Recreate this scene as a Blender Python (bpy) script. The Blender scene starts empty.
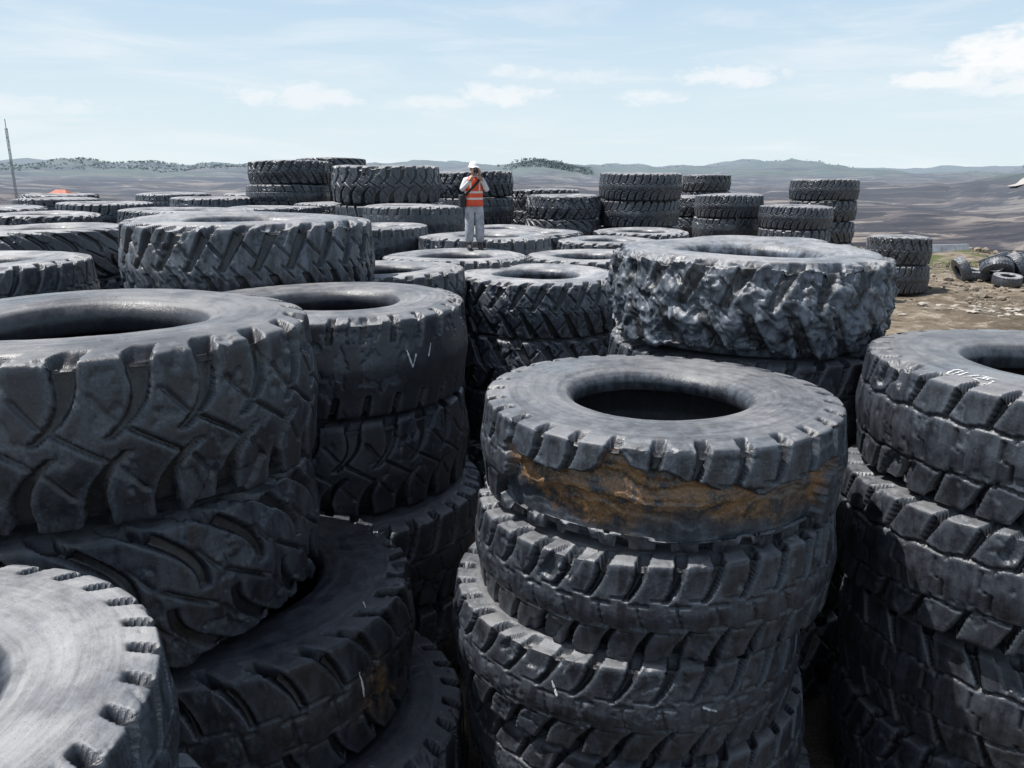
import bpy, bmesh, math, random
import numpy as np
from mathutils import Vector, Matrix, Euler

S = bpy.context.scene
COL = S.collection
random.seed(7)
rng = np.random.default_rng(7)

# ------------------------------------------------------------------ helpers
def ss(a, b, x):
    t = np.clip((x - a) / (b - a), 0, 1)
    return t * t * (3 - 2 * t)

def _hash(i, j, k, seed):
    h = (i * 374761393 + j * 668265263 + k * 1442695041 + seed * 974634777) & 0xffffffff
    h = ((h ^ (h >> 13)) * 1274126177) & 0xffffffff
    h = ((h ^ (h >> 15)) * 2246822519) & 0xffffffff
    return ((h ^ (h >> 16)) & 0xffff) / 65535.0

def vnoise(x, y, z, seed=0):
    xi = np.floor(x).astype(np.int64); yi = np.floor(y).astype(np.int64); zi = np.floor(z).astype(np.int64)
    fx = x - xi; fy = y - yi; fz = z - zi
    fx = fx * fx * (3 - 2 * fx); fy = fy * fy * (3 - 2 * fy); fz = fz * fz * (3 - 2 * fz)
    r = 0
    for a in (0, 1):
        wa = fx if a else 1 - fx
        for b in (0, 1):
            wb = fy if b else 1 - fy
            for c in (0, 1):
                wc = fz if c else 1 - fz
                r = r + wa * wb * wc * _hash(xi + a, yi + b, zi + c, seed)
    return r

def fbm(x, y, z, seed=0, oct=4):
    r = 0; a = 0.5; n = 0
    for o in range(oct):
        r = r + a * vnoise(x, y, z, seed + o * 17)
        n += a; a *= 0.5
        x = x * 2.03; y = y * 2.03; z = z * 2.03
    return r / n

def new_obj(name, mesh, parent=None):
    o = bpy.data.objects.new(name, mesh)
    COL.objects.link(o)
    if parent: o.parent = parent
    return o

def empty(name, loc=(0, 0, 0), rotz=0):
    e = bpy.data.objects.new(name, None)
    e.empty_display_size = 0.3
    e.location = loc
    e.rotation_euler = (0, 0, rotz)
    COL.objects.link(e)
    return e

def grid_mesh(name, co, quads, smooth=True):
    me = bpy.data.meshes.new(name)
    me.vertices.add(len(co)); me.vertices.foreach_set("co", co.astype(np.float32).ravel())
    nq = len(quads)
    me.loops.add(nq * 4); me.loops.foreach_set("vertex_index", quads.astype(np.int32).ravel())
    me.polygons.add(nq)
    me.polygons.foreach_set("loop_start", np.arange(0, nq * 4, 4, dtype=np.int32))
    me.polygons.foreach_set("loop_total", np.full(nq, 4, dtype=np.int32))
    me.update(calc_edges=True)
    me.polygons.foreach_set("use_smooth", np.full(nq, smooth, dtype=bool))
    return me

# ------------------------------------------------------------------ node helper
class NT:
    def __init__(s, tree): s.t = tree
    def n(s, typ, **kw):
        nd = s.t.nodes.new(typ)
        for k, v in kw.items(): setattr(nd, k, v)
        return nd
    def l(s, a, b): s.t.links.new(a, b)
    def val(s, sock, v):
        if isinstance(v, bpy.types.NodeSocket): s.l(v, sock)
        else: sock.default_value = v
    def math(s, op, a, b=0.0, c=None, clamp=False):
        m = s.n('ShaderNodeMath', operation=op); m.use_clamp = clamp
        s.val(m.inputs[0], a); s.val(m.inputs[1], b)
        if c is not None: s.val(m.inputs[2], c)
        return m.outputs[0]
    def mix(s, f, a, b):
        m = s.n('ShaderNodeMix', data_type='RGBA')
        s.val(m.inputs[0], f)
        for sock, v in ((m.inputs[6], a), (m.inputs[7], b)):
            if isinstance(v, tuple): sock.default_value = (v[0], v[1], v[2], 1)
            else: s.l(v, sock)
        return m.outputs[2]
    def mr(s, v, a, b, c=0.0, d=1.0):
        m = s.n('ShaderNodeMapRange', interpolation_type='SMOOTHSTEP')
        s.val(m.inputs[0], v); m.inputs[1].default_value = a; m.inputs[2].default_value = b
        m.inputs[3].default_value = c; m.inputs[4].default_value = d
        return m.outputs[0]
    def noise(s, vec, scale, detail=5, rough=0.55, dist=0.0):
        m = s.n('ShaderNodeTexNoise')
        m.inputs['Scale'].default_value = scale; m.inputs['Detail'].default_value = detail
        m.inputs['Roughness'].default_value = rough; m.inputs['Distortion'].default_value = dist
        if vec is not None: s.l(vec, m.inputs['Vector'])
        return m.outputs[0]
    def vscale(s, vec, sc):
        m = s.n('ShaderNodeVectorMath', operation='MULTIPLY')
        s.l(vec, m.inputs[0]); m.inputs[1].default_value = sc
        return m.outputs[0]

def base_mat(name):
    m = bpy.data.materials.new(name); m.use_nodes = True
    t = NT(m.node_tree)
    b = m.node_tree.nodes['Principled BSDF']
    return m, t, b

def simple_mat(name, col, rough=0.7, var=0.25, scale=12, metallic=0.0):
    m, t, b = base_mat(name)
    tc = t.n('ShaderNodeTexCoord').outputs['Object']
    n = t.noise(tc, scale, 3)
    f = t.mr(n, 0.3, 0.7)
    c = t.mix(f, tuple(x * (1 - var) for x in col), tuple(min(1, x * (1 + var * .5)) for x in col))
    t.l(c, b.inputs['Base Color'])
    b.inputs['Roughness'].default_value = rough
    b.inputs['Metallic'].default_value = metallic
    return m

# ------------------------------------------------------------------ rubber
def rubber_material():
    m, t, b = base_mat('tire_rubber')
    tc = t.n('ShaderNodeTexCoord').outputs['Object']
    oi = t.n('ShaderNodeObjectInfo')
    off = t.n('ShaderNodeVectorMath', operation='MULTIPLY_ADD')
    cmb = t.n('ShaderNodeCombineXYZ')
    for i in range(3): t.l(oi.outputs['Random'], cmb.inputs[i])
    t.l(cmb.outputs[0], off.inputs[0]); off.inputs[1].default_value = (37, 23, 51); t.l(tc, off.inputs[2])
    P = off.outputs[0]
    sepc = t.n('ShaderNodeSeparateColor'); t.l(oi.outputs['Color'], sepc.inputs[0])
    topd, sided = sepc.outputs[0], sepc.outputs[1]
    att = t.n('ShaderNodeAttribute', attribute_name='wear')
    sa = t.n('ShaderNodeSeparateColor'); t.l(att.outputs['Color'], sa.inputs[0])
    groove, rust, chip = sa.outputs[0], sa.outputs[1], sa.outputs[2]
    geo = t.n('ShaderNodeNewGeometry')
    sn = t.n('ShaderNodeSeparateXYZ'); t.l(geo.outputs['Normal'], sn.inputs[0])
    up = t.mr(sn.outputs[2], 0.60, 0.96)
    # concentric (polar) scuff coordinate
    so_ = t.n('ShaderNodeSeparateXYZ'); t.l(tc, so_.inputs[0])
    rad_ = t.math('SQRT', t.math('ADD', t.math('MULTIPLY', so_.outputs[0], so_.outputs[0]), t.math('MULTIPLY', so_.outputs[1], so_.outputs[1])))
    pc = t.n('ShaderNodeCombineXYZ')
    t.l(t.math('MULTIPLY_ADD', rad_, 22.0, t.math('MULTIPLY', oi.outputs['Random'], 90.0)), pc.inputs[0])
    t.l(t.math('MULTIPLY', t.math('DIVIDE', so_.outputs[0], rad_), 1.5), pc.inputs[1])
    t.l(t.math('MULTIPLY', t.math('DIVIDE', so_.outputs[1], rad_), 1.5), pc.inputs[2])
    ring = t.noise(pc.outputs[0], 1.0, 4, .65)
    n1 = t.noise(P, 1.7, 5, 0.62)
    n2 = t.noise(P, 9, 6, 0.70)
    n3 = t.noise(P, 60, 3, 0.7)
    st = t.noise(t.vscale(P, (9, 9, 0.8)), 1.6, 3, 0.6)
    base = t.mix(t.mr(n2, 0.3, 0.72), (0.011, 0.0125, 0.017), (0.027, 0.031, 0.041))
    base = t.mix(t.mr(n1, 0.40, 0.7, 0, .5), base, (0.032, 0.031, 0.034))
    sd = t.math('MULTIPLY', t.mr(t.math('ADD', t.math('MULTIPLY', st, .5), t.math('MULTIPLY', n2, .5)), 0.40, 0.64), sided)
    base = t.mix(sd, base, (0.21, 0.245, 0.295))
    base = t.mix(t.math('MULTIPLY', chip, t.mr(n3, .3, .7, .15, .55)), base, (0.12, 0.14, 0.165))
    nmix = t.math('ADD', t.math('ADD', t.math('MULTIPLY', n1, .45), t.math('MULTIPLY', n2, .15)), t.math('MULTIPLY', ring, .40))
    nd = t.mr(nmix, 0.38, 0.62, 0.42, 1.0)
    td = t.math('MULTIPLY', t.math('MULTIPLY', up, nd), topd)
    dustc = t.mix(t.mr(n1, .35, .65), (0.34, 0.345, 0.355), (0.44, 0.435, 0.43))
    base = t.mix(td, base, dustc)
    base = t.mix(t.math('MULTIPLY', groove, t.mr(n2, .3, .7, .65, .98)), base, (0.008, 0.008, 0.009))  # occlusion-like shade painted into the groove colour
    mud = t.math('MULTIPLY', t.mr(n2, 0.64, 0.69), up)
    base = t.mix(t.math('MULTIPLY', mud, .25), base, (0.50, 0.48, 0.44))
    sp = t.mr(n3, .60, .72, 0, .22)
    base = t.mix(sp, base, (0.20, 0.21, 0.22))
    sp2 = t.mr(n3, .42, .32, 0, .30)
    base = t.mix(sp2, base, (0.015, 0.016, 0.018))
    rc = t.mix(t.mr(n2, .38, .60), (0.045, 0.034, 0.028), (0.25, 0.13, 0.054))
    rc = t.mix(t.mr(n3, .50, .7, 0, .6), rc, (0.42, 0.31, 0.18))
    base = t.mix(t.math('MULTIPLY', rust, t.mr(n2, .34, .46)), base, rc)
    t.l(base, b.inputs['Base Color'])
    wet = t.math('MULTIPLY', t.mr(t.noise(P, 1.3, 1, .5), .62, .66), up)
    r = t.math('ADD', t.mr(n2, .3, .7, .30, .48), t.math('MULTIPLY', td, .38))
    r = t.math('SUBTRACT', r, t.math('MULTIPLY', wet, .26), clamp=True)
    t.l(r, b.inputs['Roughness'])
    b.inputs['Specular IOR Level'].default_value = 0.7
    bp = t.n('ShaderNodeBump'); bp.inputs['Strength'].default_value = 0.5; bp.inputs['Distance'].default_value = 0.008
    nb = t.noise(P, 42, 4, .75)
    t.l(t.math('ADD', nb, t.math('MULTIPLY', ring, .5)), bp.inputs['Height']); t.l(bp.outputs[0], b.inputs['Normal'])
    return m

RUBBER = rubber_material()
CHALK = simple_mat('chalk_paint', (0.70, 0.71, 0.71), .9, .5, 40)

# ------------------------------------------------------------------ tire mesh
BR, BW = 1.35, 0.74
HALF = [(.488, .50), (.478, .60), (.474, .70), (.482, .78), (.51, .87), (.56, .94), (.62, .975), (.70, 1.0), (.78, .995),
        (.86, .975), (.918, .95), (.957, .918), (.970, .86), (.975, .70), (.984, .42), (.994, .2), (1.0, 0.0)]

def dense_profile():
    pts = np.array(HALF)
    full = np.vstack([pts, (pts[:-1] * np.array([1, -1]))[::-1]])
    full = full * np.array([BR, BW / 2])
    P = []
    n = len(full)
    for i in range(n - 1):
        p0 = full[max(i - 1, 0)]; p1 = full[i]; p2 = full[i + 1]; p3 = full[min(i + 2, n - 1)]
        for k in range(16):
            u = k / 16
            P.append(0.5 * ((2 * p1) + (-p0 + p2) * u + (2 * p0 - 5 * p1 + 4 * p2 - p3) * u * u + (-p0 + 3 * p1 - 3 * p2 + p3) * u ** 3))
    P.append(full[-1])
    P = np.array(P)
    d = np.sqrt(((P[1:] - P[:-1]) ** 2).sum(1))
    s = np.concatenate([[0], np.cumsum(d)])
    mid = s[-1] / 2
    s_corner = abs(s[np.argmin(np.abs(P[:, 1] - BW / 2 * .88) + (P[:, 0] < BR * .9) * 9)] - mid)
    return P, s, mid, s_corner

PP, PS, PMID, PCOR = dense_profile()

def tire_mesh(name, kind, seed, N=760, n=26, depth=.05, rough=.5, skew=.7, damage=None, rustpatch=None):
    lim = PCOR * 1.62
    tot = PS[-1]
    sA = np.linspace(0, PMID - lim, 22, endpoint=False)
    sB = np.linspace(PMID - lim, PMID + lim, 100, endpoint=False)
    sC = np.linspace(PMID + lim, tot, 23)
    s = np.concatenate([sA, sB, sC])
    r = np.interp(s, PS, PP[:, 0]); z = np.interp(s, PS, PP[:, 1])
    e = 0.006
    tr = np.interp(s + e, PS, PP[:, 0]) - np.interp(s - e, PS, PP[:, 0])
    tz = np.interp(s + e, PS, PP[:, 1]) - np.interp(s - e, PS, PP[:, 1])
    L = np.hypot(tr, tz) + 1e-9
    nr, nz = -tz / L, tr / L
    v = -(s - PMID) / PCOR
    th = np.linspace(0, 2 * math.pi, N, endpoint=False)
    V, TH = np.meshgrid(v, th, indexing='ij')
    Rr = np.repeat(r[:, None], N, 1); Zz = np.repeat(z[:, None], N, 1)
    X = Rr * np.cos(TH); Y = Rr * np.sin(TH)
    tri = lambda q: np.abs(q - np.round(q))
    a = TH * n / (2 * math.pi)
    wob = (fbm(X * 2.2, Y * 2.2, Zz * 2.2, seed + 5, 2) - .5)
    a2 = a + wob * .08
    AV = np.abs(V); sg = np.where(V > 0, 0.0, 0.5)
    edge = .015
    def gm(d, w): return 1 - ss(w - edge, w + edge, d)
    if kind == 'lug':
        sl = a2 - skew * V - .18 * np.sin(V * 3) + sg
        w = .080 + .08 * ss(.35, 1.25, AV)
        g = gm(tri(sl), w) * ss(.30, .33, AV)
        zig = .30 + .06 * np.sign(np.sin(a2 * 2 * math.pi * 1.0))
        thin = (1 - ss(.014, .03, np.abs(AV - zig))) * .35
        thin2 = (1 - ss(.02, .045, tri(a2 * 1.0 + .25 + .3 * V))) * (1 - ss(.28, .32, AV)) * .35
        g = np.maximum(g, np.maximum(thin, thin2))
    elif kind == 'hex':
        sl = a2 - skew * V + sg * 1.0 - .22 * np.sin(V * 3.6)
        w = .080 + .12 * ss(.1, 1.2, AV)
        g = gm(tri(sl), w) * ss(.06, .10, AV)
        dg = (1 - ss(.05, .08, tri(a2 + .25 + V * 1.7))) * (1 - ss(.2, .24, AV))
        g = np.maximum(g, dg * .8)
        g2 = (1 - ss(.04, .06, tri(a2 + sg + .5 + .9 * V))) * ss(.25, .28, AV) * (1 - ss(.62, .66, AV)) * .35
        g = np.maximum(g, g2)
    elif kind == 'chev':
        sl = a2 - skew * AV * 1.0 + sg
        w = .12 + .10 * ss(.1, 1.2, AV)
        g = gm(tri(sl), w) * ss(.04, .08, AV)
        dg = (1 - ss(.06, .09, tri(a2 * 2 + V * 2.2))) * (1 - ss(.15, .20, AV))
        dg2 = (1 - ss(.05, .08, tri(a2 + .5 + skew * 1.6 * AV + sg))) * ss(.3, .33, AV) * (1 - ss(.72, .75, AV))
        g = np.maximum(g, np.maximum(dg * .7, dg2 * .6))
    elif kind == 'block':
        sl = a2 - skew * V + sg * .6
        w = .055 + .07 * ss(.45, 1.2, AV)
        g = gm(tri(sl), w) * ss(.42, .45, AV)
        ring = (1 - ss(.018, .032, np.abs(AV - .45 - .03 * np.sin(a2 * 2 * math.pi)))) * .55
        t2 = (1 - ss(.025, .042, tri(a2 + .25 + .12 * np.sign(np.sin(V * 9))))) * (1 - ss(.42, .45, AV)) * .5
        g = np.maximum(g, np.maximum(ring, t2))
    else:
        g = gm(tri(a2 - skew * V + sg), .06 + .05 * AV) * ss(.55, .60, AV)
    fade = 1 - ss(1.22, 1.50, AV)
    g = g * fade
    wear = fbm(X * 1.1, Y * 1.1, Zz * 1.1, seed + 40, 2)
    wearf = .75 + .4 * ss(.35, .65, wear)
    dep = depth * wearf * (.60 + .40 * ss(.2, .9, AV))
    nA = fbm(X * 3, Y * 3, Zz * 3, seed + 60, 4)
    nB = fbm(X * 11, Y * 11, Zz * 11, seed + 80, 3)
    rk = min(rough, 1.0)
    chip = ss(.62 - .12 * rk, .635 - .12 * rk, nB) * ss(.44, .50, nA) * fade
    tear = ss(.66 - .12 * rk, .668 - .12 * rk, nA) * fade
    disp = g * dep
    disp = disp + fade * (.002 + .012 * rough) * (nA - .5) + fade * .002 * (nB - .5) * (1 + 3 * rough)
    disp = disp + chip * .008 * (1 + rough) * (1 - g * .8) + tear * .018 * rough * (1 - g * .5)
    cell = np.floor(a2 - skew * V + sg + .5).astype(np.int64)
    miss = (_hash(cell, (V > 0).astype(np.int64), cell * 0, seed) < .10 + .25 * rk) * ss(.62, .64, AV + (nB - .5) * .8) * fade
    disp = disp + miss * .030 * (1 - g)
    # worn, paler edges of the lugs
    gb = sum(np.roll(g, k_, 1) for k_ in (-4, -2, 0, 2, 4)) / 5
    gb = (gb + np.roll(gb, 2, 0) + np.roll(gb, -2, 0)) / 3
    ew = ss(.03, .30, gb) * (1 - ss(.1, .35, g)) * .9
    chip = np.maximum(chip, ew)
    if kind == 'chev' and rough > 1.2:
        rid = np.abs(fbm(X * 4.5, Y * 4.5, Zz * 4.5, seed + 7, 4) - .5) * 2
        cel = np.floor(fbm(X * 2.6, Y * 2.6, Zz * 2.6, seed + 17, 3) * 10) / 10
        disp = disp * .65 + fade * (.11 * rid + .16 * (cel - .4))
        chip = np.maximum(chip, fade * ss(.1, .3, rid))
    rr = Rr / BR
    outer = (AV > 1.5)
    for rc, hgt, wd in ((.585, .006, .008), (.70, .004, .006), (.815, .005, .008), (.525, .010, .012)):
        disp = disp - outer * hgt * np.exp(-((rr - rc) / wd) ** 2)
    li = np.floor(TH / (2 * math.pi) * 120).astype(np.int64)
    on = (_hash(li, li * 0, li * 0, seed) > .5) & ((_hash(li // 12, li * 0, li * 0 + 3, seed)) > .45)
    disp = disp - outer * on * .004 * ss(.725, .735, rr) * (1 - ss(.775, .785, rr))
    disp = disp + (1 - fade) * .003 * (nB - .5)
    rustm = np.zeros_like(disp)
    if damage is not None:
        t0, t1, v0, v1, dd = damage
        e1 = (fbm(X * 5, Y * 5, Zz * 5, seed + 91, 4) - .5)
        e2 = (fbm(X * 1.6, Y * 1.6, Zz * 1.6, seed + 95, 3) - .5)
        T = (np.degrees(TH) + 180) % 360 - 180
        m1 = ss(t0 - 2, t0, T + e1 * 22) * (1 - ss(t1, t1 + 2, T + e1 * 22))
        lugsaw = .22 * (tri(a * 1.0) - .25)
        notch = .55 * np.exp(-((T + 112) / 7) ** 2) + .25 * np.exp(-((T + 97) / 5) ** 2) - .10 * np.exp(-((T + 70) / 12) ** 2)
        up_e = v1 + e1 * .5 + e2 * .35 + notch + lugsaw
        m2 = ss(v0 - .05, v0, V + e1 * .3) * (1 - ss(up_e - .012, up_e + .012, V))
        md = m1 * m2
        lay = np.floor((V + e2 * 1.2 + e1 * .3) * 5) / 5
        casing = dd + .035 * (nA - .5) + .014 * (nB - .5) + .026 * (_hash((lay * 5).astype(np.int64), lay.astype(np.int64) * 0, lay.astype(np.int64) * 0, seed) - .5)
        disp = disp * (1 - md) + md * casing
        g = g * (1 - md)
        rustm = md * ss(v1 - 1.15 + e2 * 1.5, v1 - .65 + e2 * 1.5, V + e1 * .9) * (1 - .6 * ss(-75, -60, T) * (1 - ss(-56, -50, T)))
        chip = np.maximum(chip * (1 - md), md * .65)
    if rustpatch is not None:
        t0, wd, v0 = rustpatch
        T = (np.degrees(TH) - t0 + 180) % 360 - 180
        rustm = np.maximum(rustm, np.exp(-(T / wd) ** 2) * np.exp(-((V - v0) / .5) ** 2) * ss(.38, .50, nA))
        disp = disp + rustm * .03
    R2 = Rr - disp * nr[:, None]
    Z2 = Zz - disp * nz[:, None]
    ph = seed * 1.7
    R2 = R2 * (1 + .006 * np.cos(2 * TH + ph) + .004 * np.cos(3 * TH + 2 * ph))
    Z2 = Z2 + .010 * np.cos(2 * TH + 1.3 * ph)
    hin = [(.488, -.50), (.50, -.46), (.56, -.70), (.68, -.82), (.80, -.80), (.86, -.66), (.875, -.35), (.88, 0),
           (.875, .35), (.86, .66), (.80, .80), (.68, .82), (.56, .70), (.50, .46), (.488, .50)]
    hin = np.array(hin[1:-1]) * np.array([BR, BW / 2])
    Ri = np.repeat(hin[:, :1], N, 1) * (1 + .006 * np.cos(2 * TH[:1] + ph) + .004 * np.cos(3 * TH[:1] + 2 * ph))
    Zi = np.repeat(hin[:, 1:], N, 1) + .010 * np.cos(2 * TH[:1] + 1.3 * ph)
    Ra = np.vstack([R2, Ri]); Za = np.vstack([Z2, Zi])
    M = Ra.shape[0]
    tt = np.repeat(th[None, :], M, 0)
    co = np.stack([Ra * np.cos(tt), Ra * np.sin(tt), Za], -1).reshape(-1, 3)
    i = np.arange(M)[:, None]; j = np.arange(N)[None, :]
    i2 = (i + 1) % M; j2 = (j + 1) % N
    q = np.stack([i * N + j, i2 * N + j, i2 * N + j2, i * N + j2], -1).reshape(-1, 4)
    me = grid_mesh(name, co, q)
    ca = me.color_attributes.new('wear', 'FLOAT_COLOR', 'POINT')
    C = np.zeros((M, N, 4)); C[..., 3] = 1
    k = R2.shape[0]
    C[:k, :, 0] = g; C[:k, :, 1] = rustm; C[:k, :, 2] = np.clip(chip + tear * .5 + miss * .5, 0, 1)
    C[k:, :, 0] = .8  # inner liner takes the same painted darkening as the grooves
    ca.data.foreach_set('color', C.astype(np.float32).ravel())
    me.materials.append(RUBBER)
    return me

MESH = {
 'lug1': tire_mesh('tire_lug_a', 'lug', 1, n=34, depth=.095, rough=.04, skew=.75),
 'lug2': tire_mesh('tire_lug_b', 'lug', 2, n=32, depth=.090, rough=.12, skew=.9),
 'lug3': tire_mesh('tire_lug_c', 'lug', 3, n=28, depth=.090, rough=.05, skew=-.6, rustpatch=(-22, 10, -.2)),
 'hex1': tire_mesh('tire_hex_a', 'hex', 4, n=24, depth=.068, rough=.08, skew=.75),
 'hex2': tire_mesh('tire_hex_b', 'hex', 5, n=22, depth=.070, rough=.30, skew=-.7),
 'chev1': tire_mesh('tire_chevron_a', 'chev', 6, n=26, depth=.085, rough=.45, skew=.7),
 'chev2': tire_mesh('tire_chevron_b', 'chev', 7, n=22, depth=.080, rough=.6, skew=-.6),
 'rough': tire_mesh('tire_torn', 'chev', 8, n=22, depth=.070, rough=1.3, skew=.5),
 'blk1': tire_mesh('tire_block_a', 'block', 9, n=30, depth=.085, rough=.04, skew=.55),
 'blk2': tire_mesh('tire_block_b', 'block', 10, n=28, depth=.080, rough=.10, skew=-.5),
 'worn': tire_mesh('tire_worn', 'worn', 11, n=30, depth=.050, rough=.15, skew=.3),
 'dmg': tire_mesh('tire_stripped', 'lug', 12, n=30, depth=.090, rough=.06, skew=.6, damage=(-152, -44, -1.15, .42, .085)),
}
FAR = ['chev1', 'chev2', 'lug1', 'hex2', 'blk2', 'lug2', 'worn', 'hex1']

def tire(parent, kind, x, y, z, D, W, rz, tilt=(0, 0), dust=.6, side=.3):
    o = new_obj('tire', MESH[kind], parent)
    o.location = (x, y, z)
    o.rotation_euler = (tilt[0], tilt[1], rz)
    o.scale = (D / (2 * BR), D / (2 * BR), W / BW)
    o.color = (dust, side, 0, 1)
    return o

def stack(x, y, ztop, D, n=None, kinds=None, offs=None, dust=.75, side=.3, rot=None, tilts=None, Ds=None, sides=None, dusts=None, jit=.05):
    if n is None: n = max(1, round(ztop / (.305 * D)))
    W = ztop / n
    e = empty('tire_stack', (x, y, 0))
    for i in range(n):           # i = 0 top
        z = ztop - W * (i + .5)
        k = kinds[min(i, len(kinds) - 1)] if kinds else random.choice(FAR)
        ox, oy = offs[min(i, len(offs) - 1)] if offs else ((random.uniform(-jit, jit), random.uniform(-jit, jit)) if i else (0, 0))
        tl = tilts[i] if tilts and i < len(tilts) else (random.uniform(-.012, .012), random.uniform(-.012, .012))
        d = Ds[min(i, len(Ds) - 1)] if Ds else D * (random.uniform(.97, 1.03) if i else 1)
        rz = rot[i] if rot and i < len(rot) else random.uniform(0, 6.28)
        sd = sides[min(i, len(sides) - 1)] if sides else side * random.uniform(.4, 1.5)
        du = dusts[min(i, len(dusts) - 1)] if dusts else dust
        tire(e, k, ox, oy, z, d, W * 1.0, rz, tl, du, sd)
    return e

# near stacks -------------------------------------------------------
A = stack(1.09, 5.70, 3.66, 2.68, 5, ['dmg', 'lug1', 'lug2', 'blk1', 'lug1'], [(0, 0), (-.03, 0), (-.22, -.02), (-.12, 0), (0, 0)],
      rot=[0, .3, 1.1, 2, 3], tilts=[(0, 0), (.0, -.03), (.01, .015), (0, 0)], Ds=[2.64, 2.68, 2.68, 2.7], sides=[.28, .22, .18, .14], dusts=[.46, .45, .4])
B = stack(4.33, 6.0, 3.82, 3.0, 4, ['blk1', 'blk1', 'blk2', 'lug1'], [(0, 0), (-.08, .02), (.0, 0), (0, 0)], rot=[.4, 1.3, 2.2, .1],
      sides=[.20, .18, .18], dusts=[.46, .35], tilts=[(0, 0), (0, .02), (0, -.01)])
C = stack(-2.93, 5.5, 4.25, 3.0, 4, ['hex1', 'hex2', 'lug3', 'lug2'], [(0, 0), (-.05, .02), (.63, .27), (1.05, .12)], rot=[.2, 2.1, 0, .8],
      sides=[.04, .24, .12, .10], dusts=[.48, .3, .12, .15], Ds=[3.0, 3.0, 3.0, 3.05], tilts=[(0, 0), (0, 0), (0, .015), (0, 0)])
Dk = stack(-2.45, 2.4, 3.38, 2.34, 5, ['lug2', 'chev1', 'lug1'], [(0, 0), (.32, -.2), (0, -.1), (0, 0)], rot=[1, 2, 3], dusts=[.80, .8], sides=[.30],
           Ds=[2.34, 2.25, 2.3])
E = stack(-1.98, 8.46, 3.93, 3.0, 4, ['worn', 'hex1', 'lug1', 'lug1'], [(0, 0), (.03, -.02), (.10, -.25), (.2, -.1)], rot=[.5, 2, 1, 2],
      sides=[.04, .06, .12], dusts=[.65, .3, .3], Ds=[3.0, 2.95, 3.15, 3.2])
F = stack(2.42, 8.3, 4.46, 2.90, 5, ['rough', 'lug2', 'blk2', 'chev1'], [(0, 0), (.05, 0), (0, 0)], rot=[.3, 1, 2], sides=[.80, .08, .15], dusts=[.8, .3],
      tilts=[(.012, .012)])
G = stack(.40, 13.4, 3.6, 2.85, 4, ['chev1', 'chev2', 'lug2', 'chev1'], sides=[.5, .4, .3], dust=1.0)
H = stack(-.6, 18.0, 3.88, 3.0, 4, ['worn'], dust=1.0)
I = stack(-1.07, 15.1, 3.73, 2.8, 4, ['lug1', 'chev1'], dust=1.0, side=.4, tilts=[(0, 0)])
J = stack(-3.58, 11.15, 4.62, 3.35, 4, ['chev1', 'chev2', 'hex2', 'lug2'], sides=[.55, .3], dust=.85, tilts=[(0, .012)])
K = stack(-8.46, 14.7, 4.25, 3.0, dust=.95, kinds=['hex2', 'chev1', 'lug2', 'hex2'])
L = stack(-7.35, 10.95, 4.08, 3.0, dust=1.0, kinds=['lug2', 'chev1', 'lug2', 'hex2'], side=.5)
REST = [(-5.25, 13.9, 3.4, 2.7), (-12.0, 20.8, 4.1, 2.8), (-12.6, 25.4, 4.22, 2.8), (-7.95, 20.8, 4.2, 2.8), (-7.0, 24.1, 4.14, 2.8),
        (-5.7, 26.6, 4.16, 2.75), (-2.6, 21.5, 4.28, 2.7), (-3.25, 18.6, 3.95, 2.7), (1.5, 16.4, 3.5, 2.7), (2.45, 20.2, 3.5, 2.7),
        (3.7, 23.4, 3.5, 2.8), (6.0, 19.1, 3.58, 2.8), (-1.95, 12.35, 3.7, 2.5), (-10.2, 28.0, 4.3, 2.8), (-15.8, 28.5, 4.25, 2.8),
        (-13.0, 31.6, 4.35, 2.8), (-9.6, 31.2, 4.35, 2.8), (-14.8, 23.4, 4.15, 2.8), (-16.2, 19.6, 4.1, 2.8), (-11.6, 17.3, 3.95, 2.8),
        (-6.2, 17.4, 3.75, 2.8), (-10.6, 12.2, 3.9, 2.8), (3.6, 12.4, 3.2, 2.8), (5.6, 15.6, 3.2, 2.7), (-.3, 24.6, 3.5, 2.7), (-10.0, 23.6, 4.1, 2.6),
        (-6.4, 8.0, 3.4, 2.8), (0.6, 21.6, 3.6, 2.7), (-17.6, 32.0, 4.3, 2.8), (6.2, 23.0, 3.3, 2.7)]
for (x, y, z, d) in REST:
    stack(x, y, z + .1, d, dust=random.uniform(.9, 1.0), side=.4)
TALL = [(-7.8, 29.0, 5.6, 2.8, 7), (-3.7, 24.3, 5.4, 3.2, 5), (-1.35, 28.7, 5.25, 2.8, 6), (-4.3, 29.4, 5.4, 2.8, 6), (-7.2, 33.0, 5.75, 2.8, 7),
        (1.7, 27.0, 4.5, 2.5, 6), (4.24, 27.2, 5.2, 2.72, 6), (10.3, 44.0, 5.1, 2.7, 6), (8.1, 36.0, 4.2, 2.7, 5), (8.6, 32.5, 4.38, 2.7, 5),
        (10.4, 30.0, 4.04, 2.65, 5), (12.7, 33.5, 4.95, 2.7, 6), (17.4, 36.4, 2.45, 2.75, 2), (1.2, 31.0, 4.6, 2.7, 6)]
for (x, y, z, d, n) in TALL:
    stack(x, y, z, d, n, dust=.85, side=.20, jit=.09)
stack(0.1, -0.35, 3.6, 2.7, 5, dust=.6)      # the stack the photographer stands on

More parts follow.
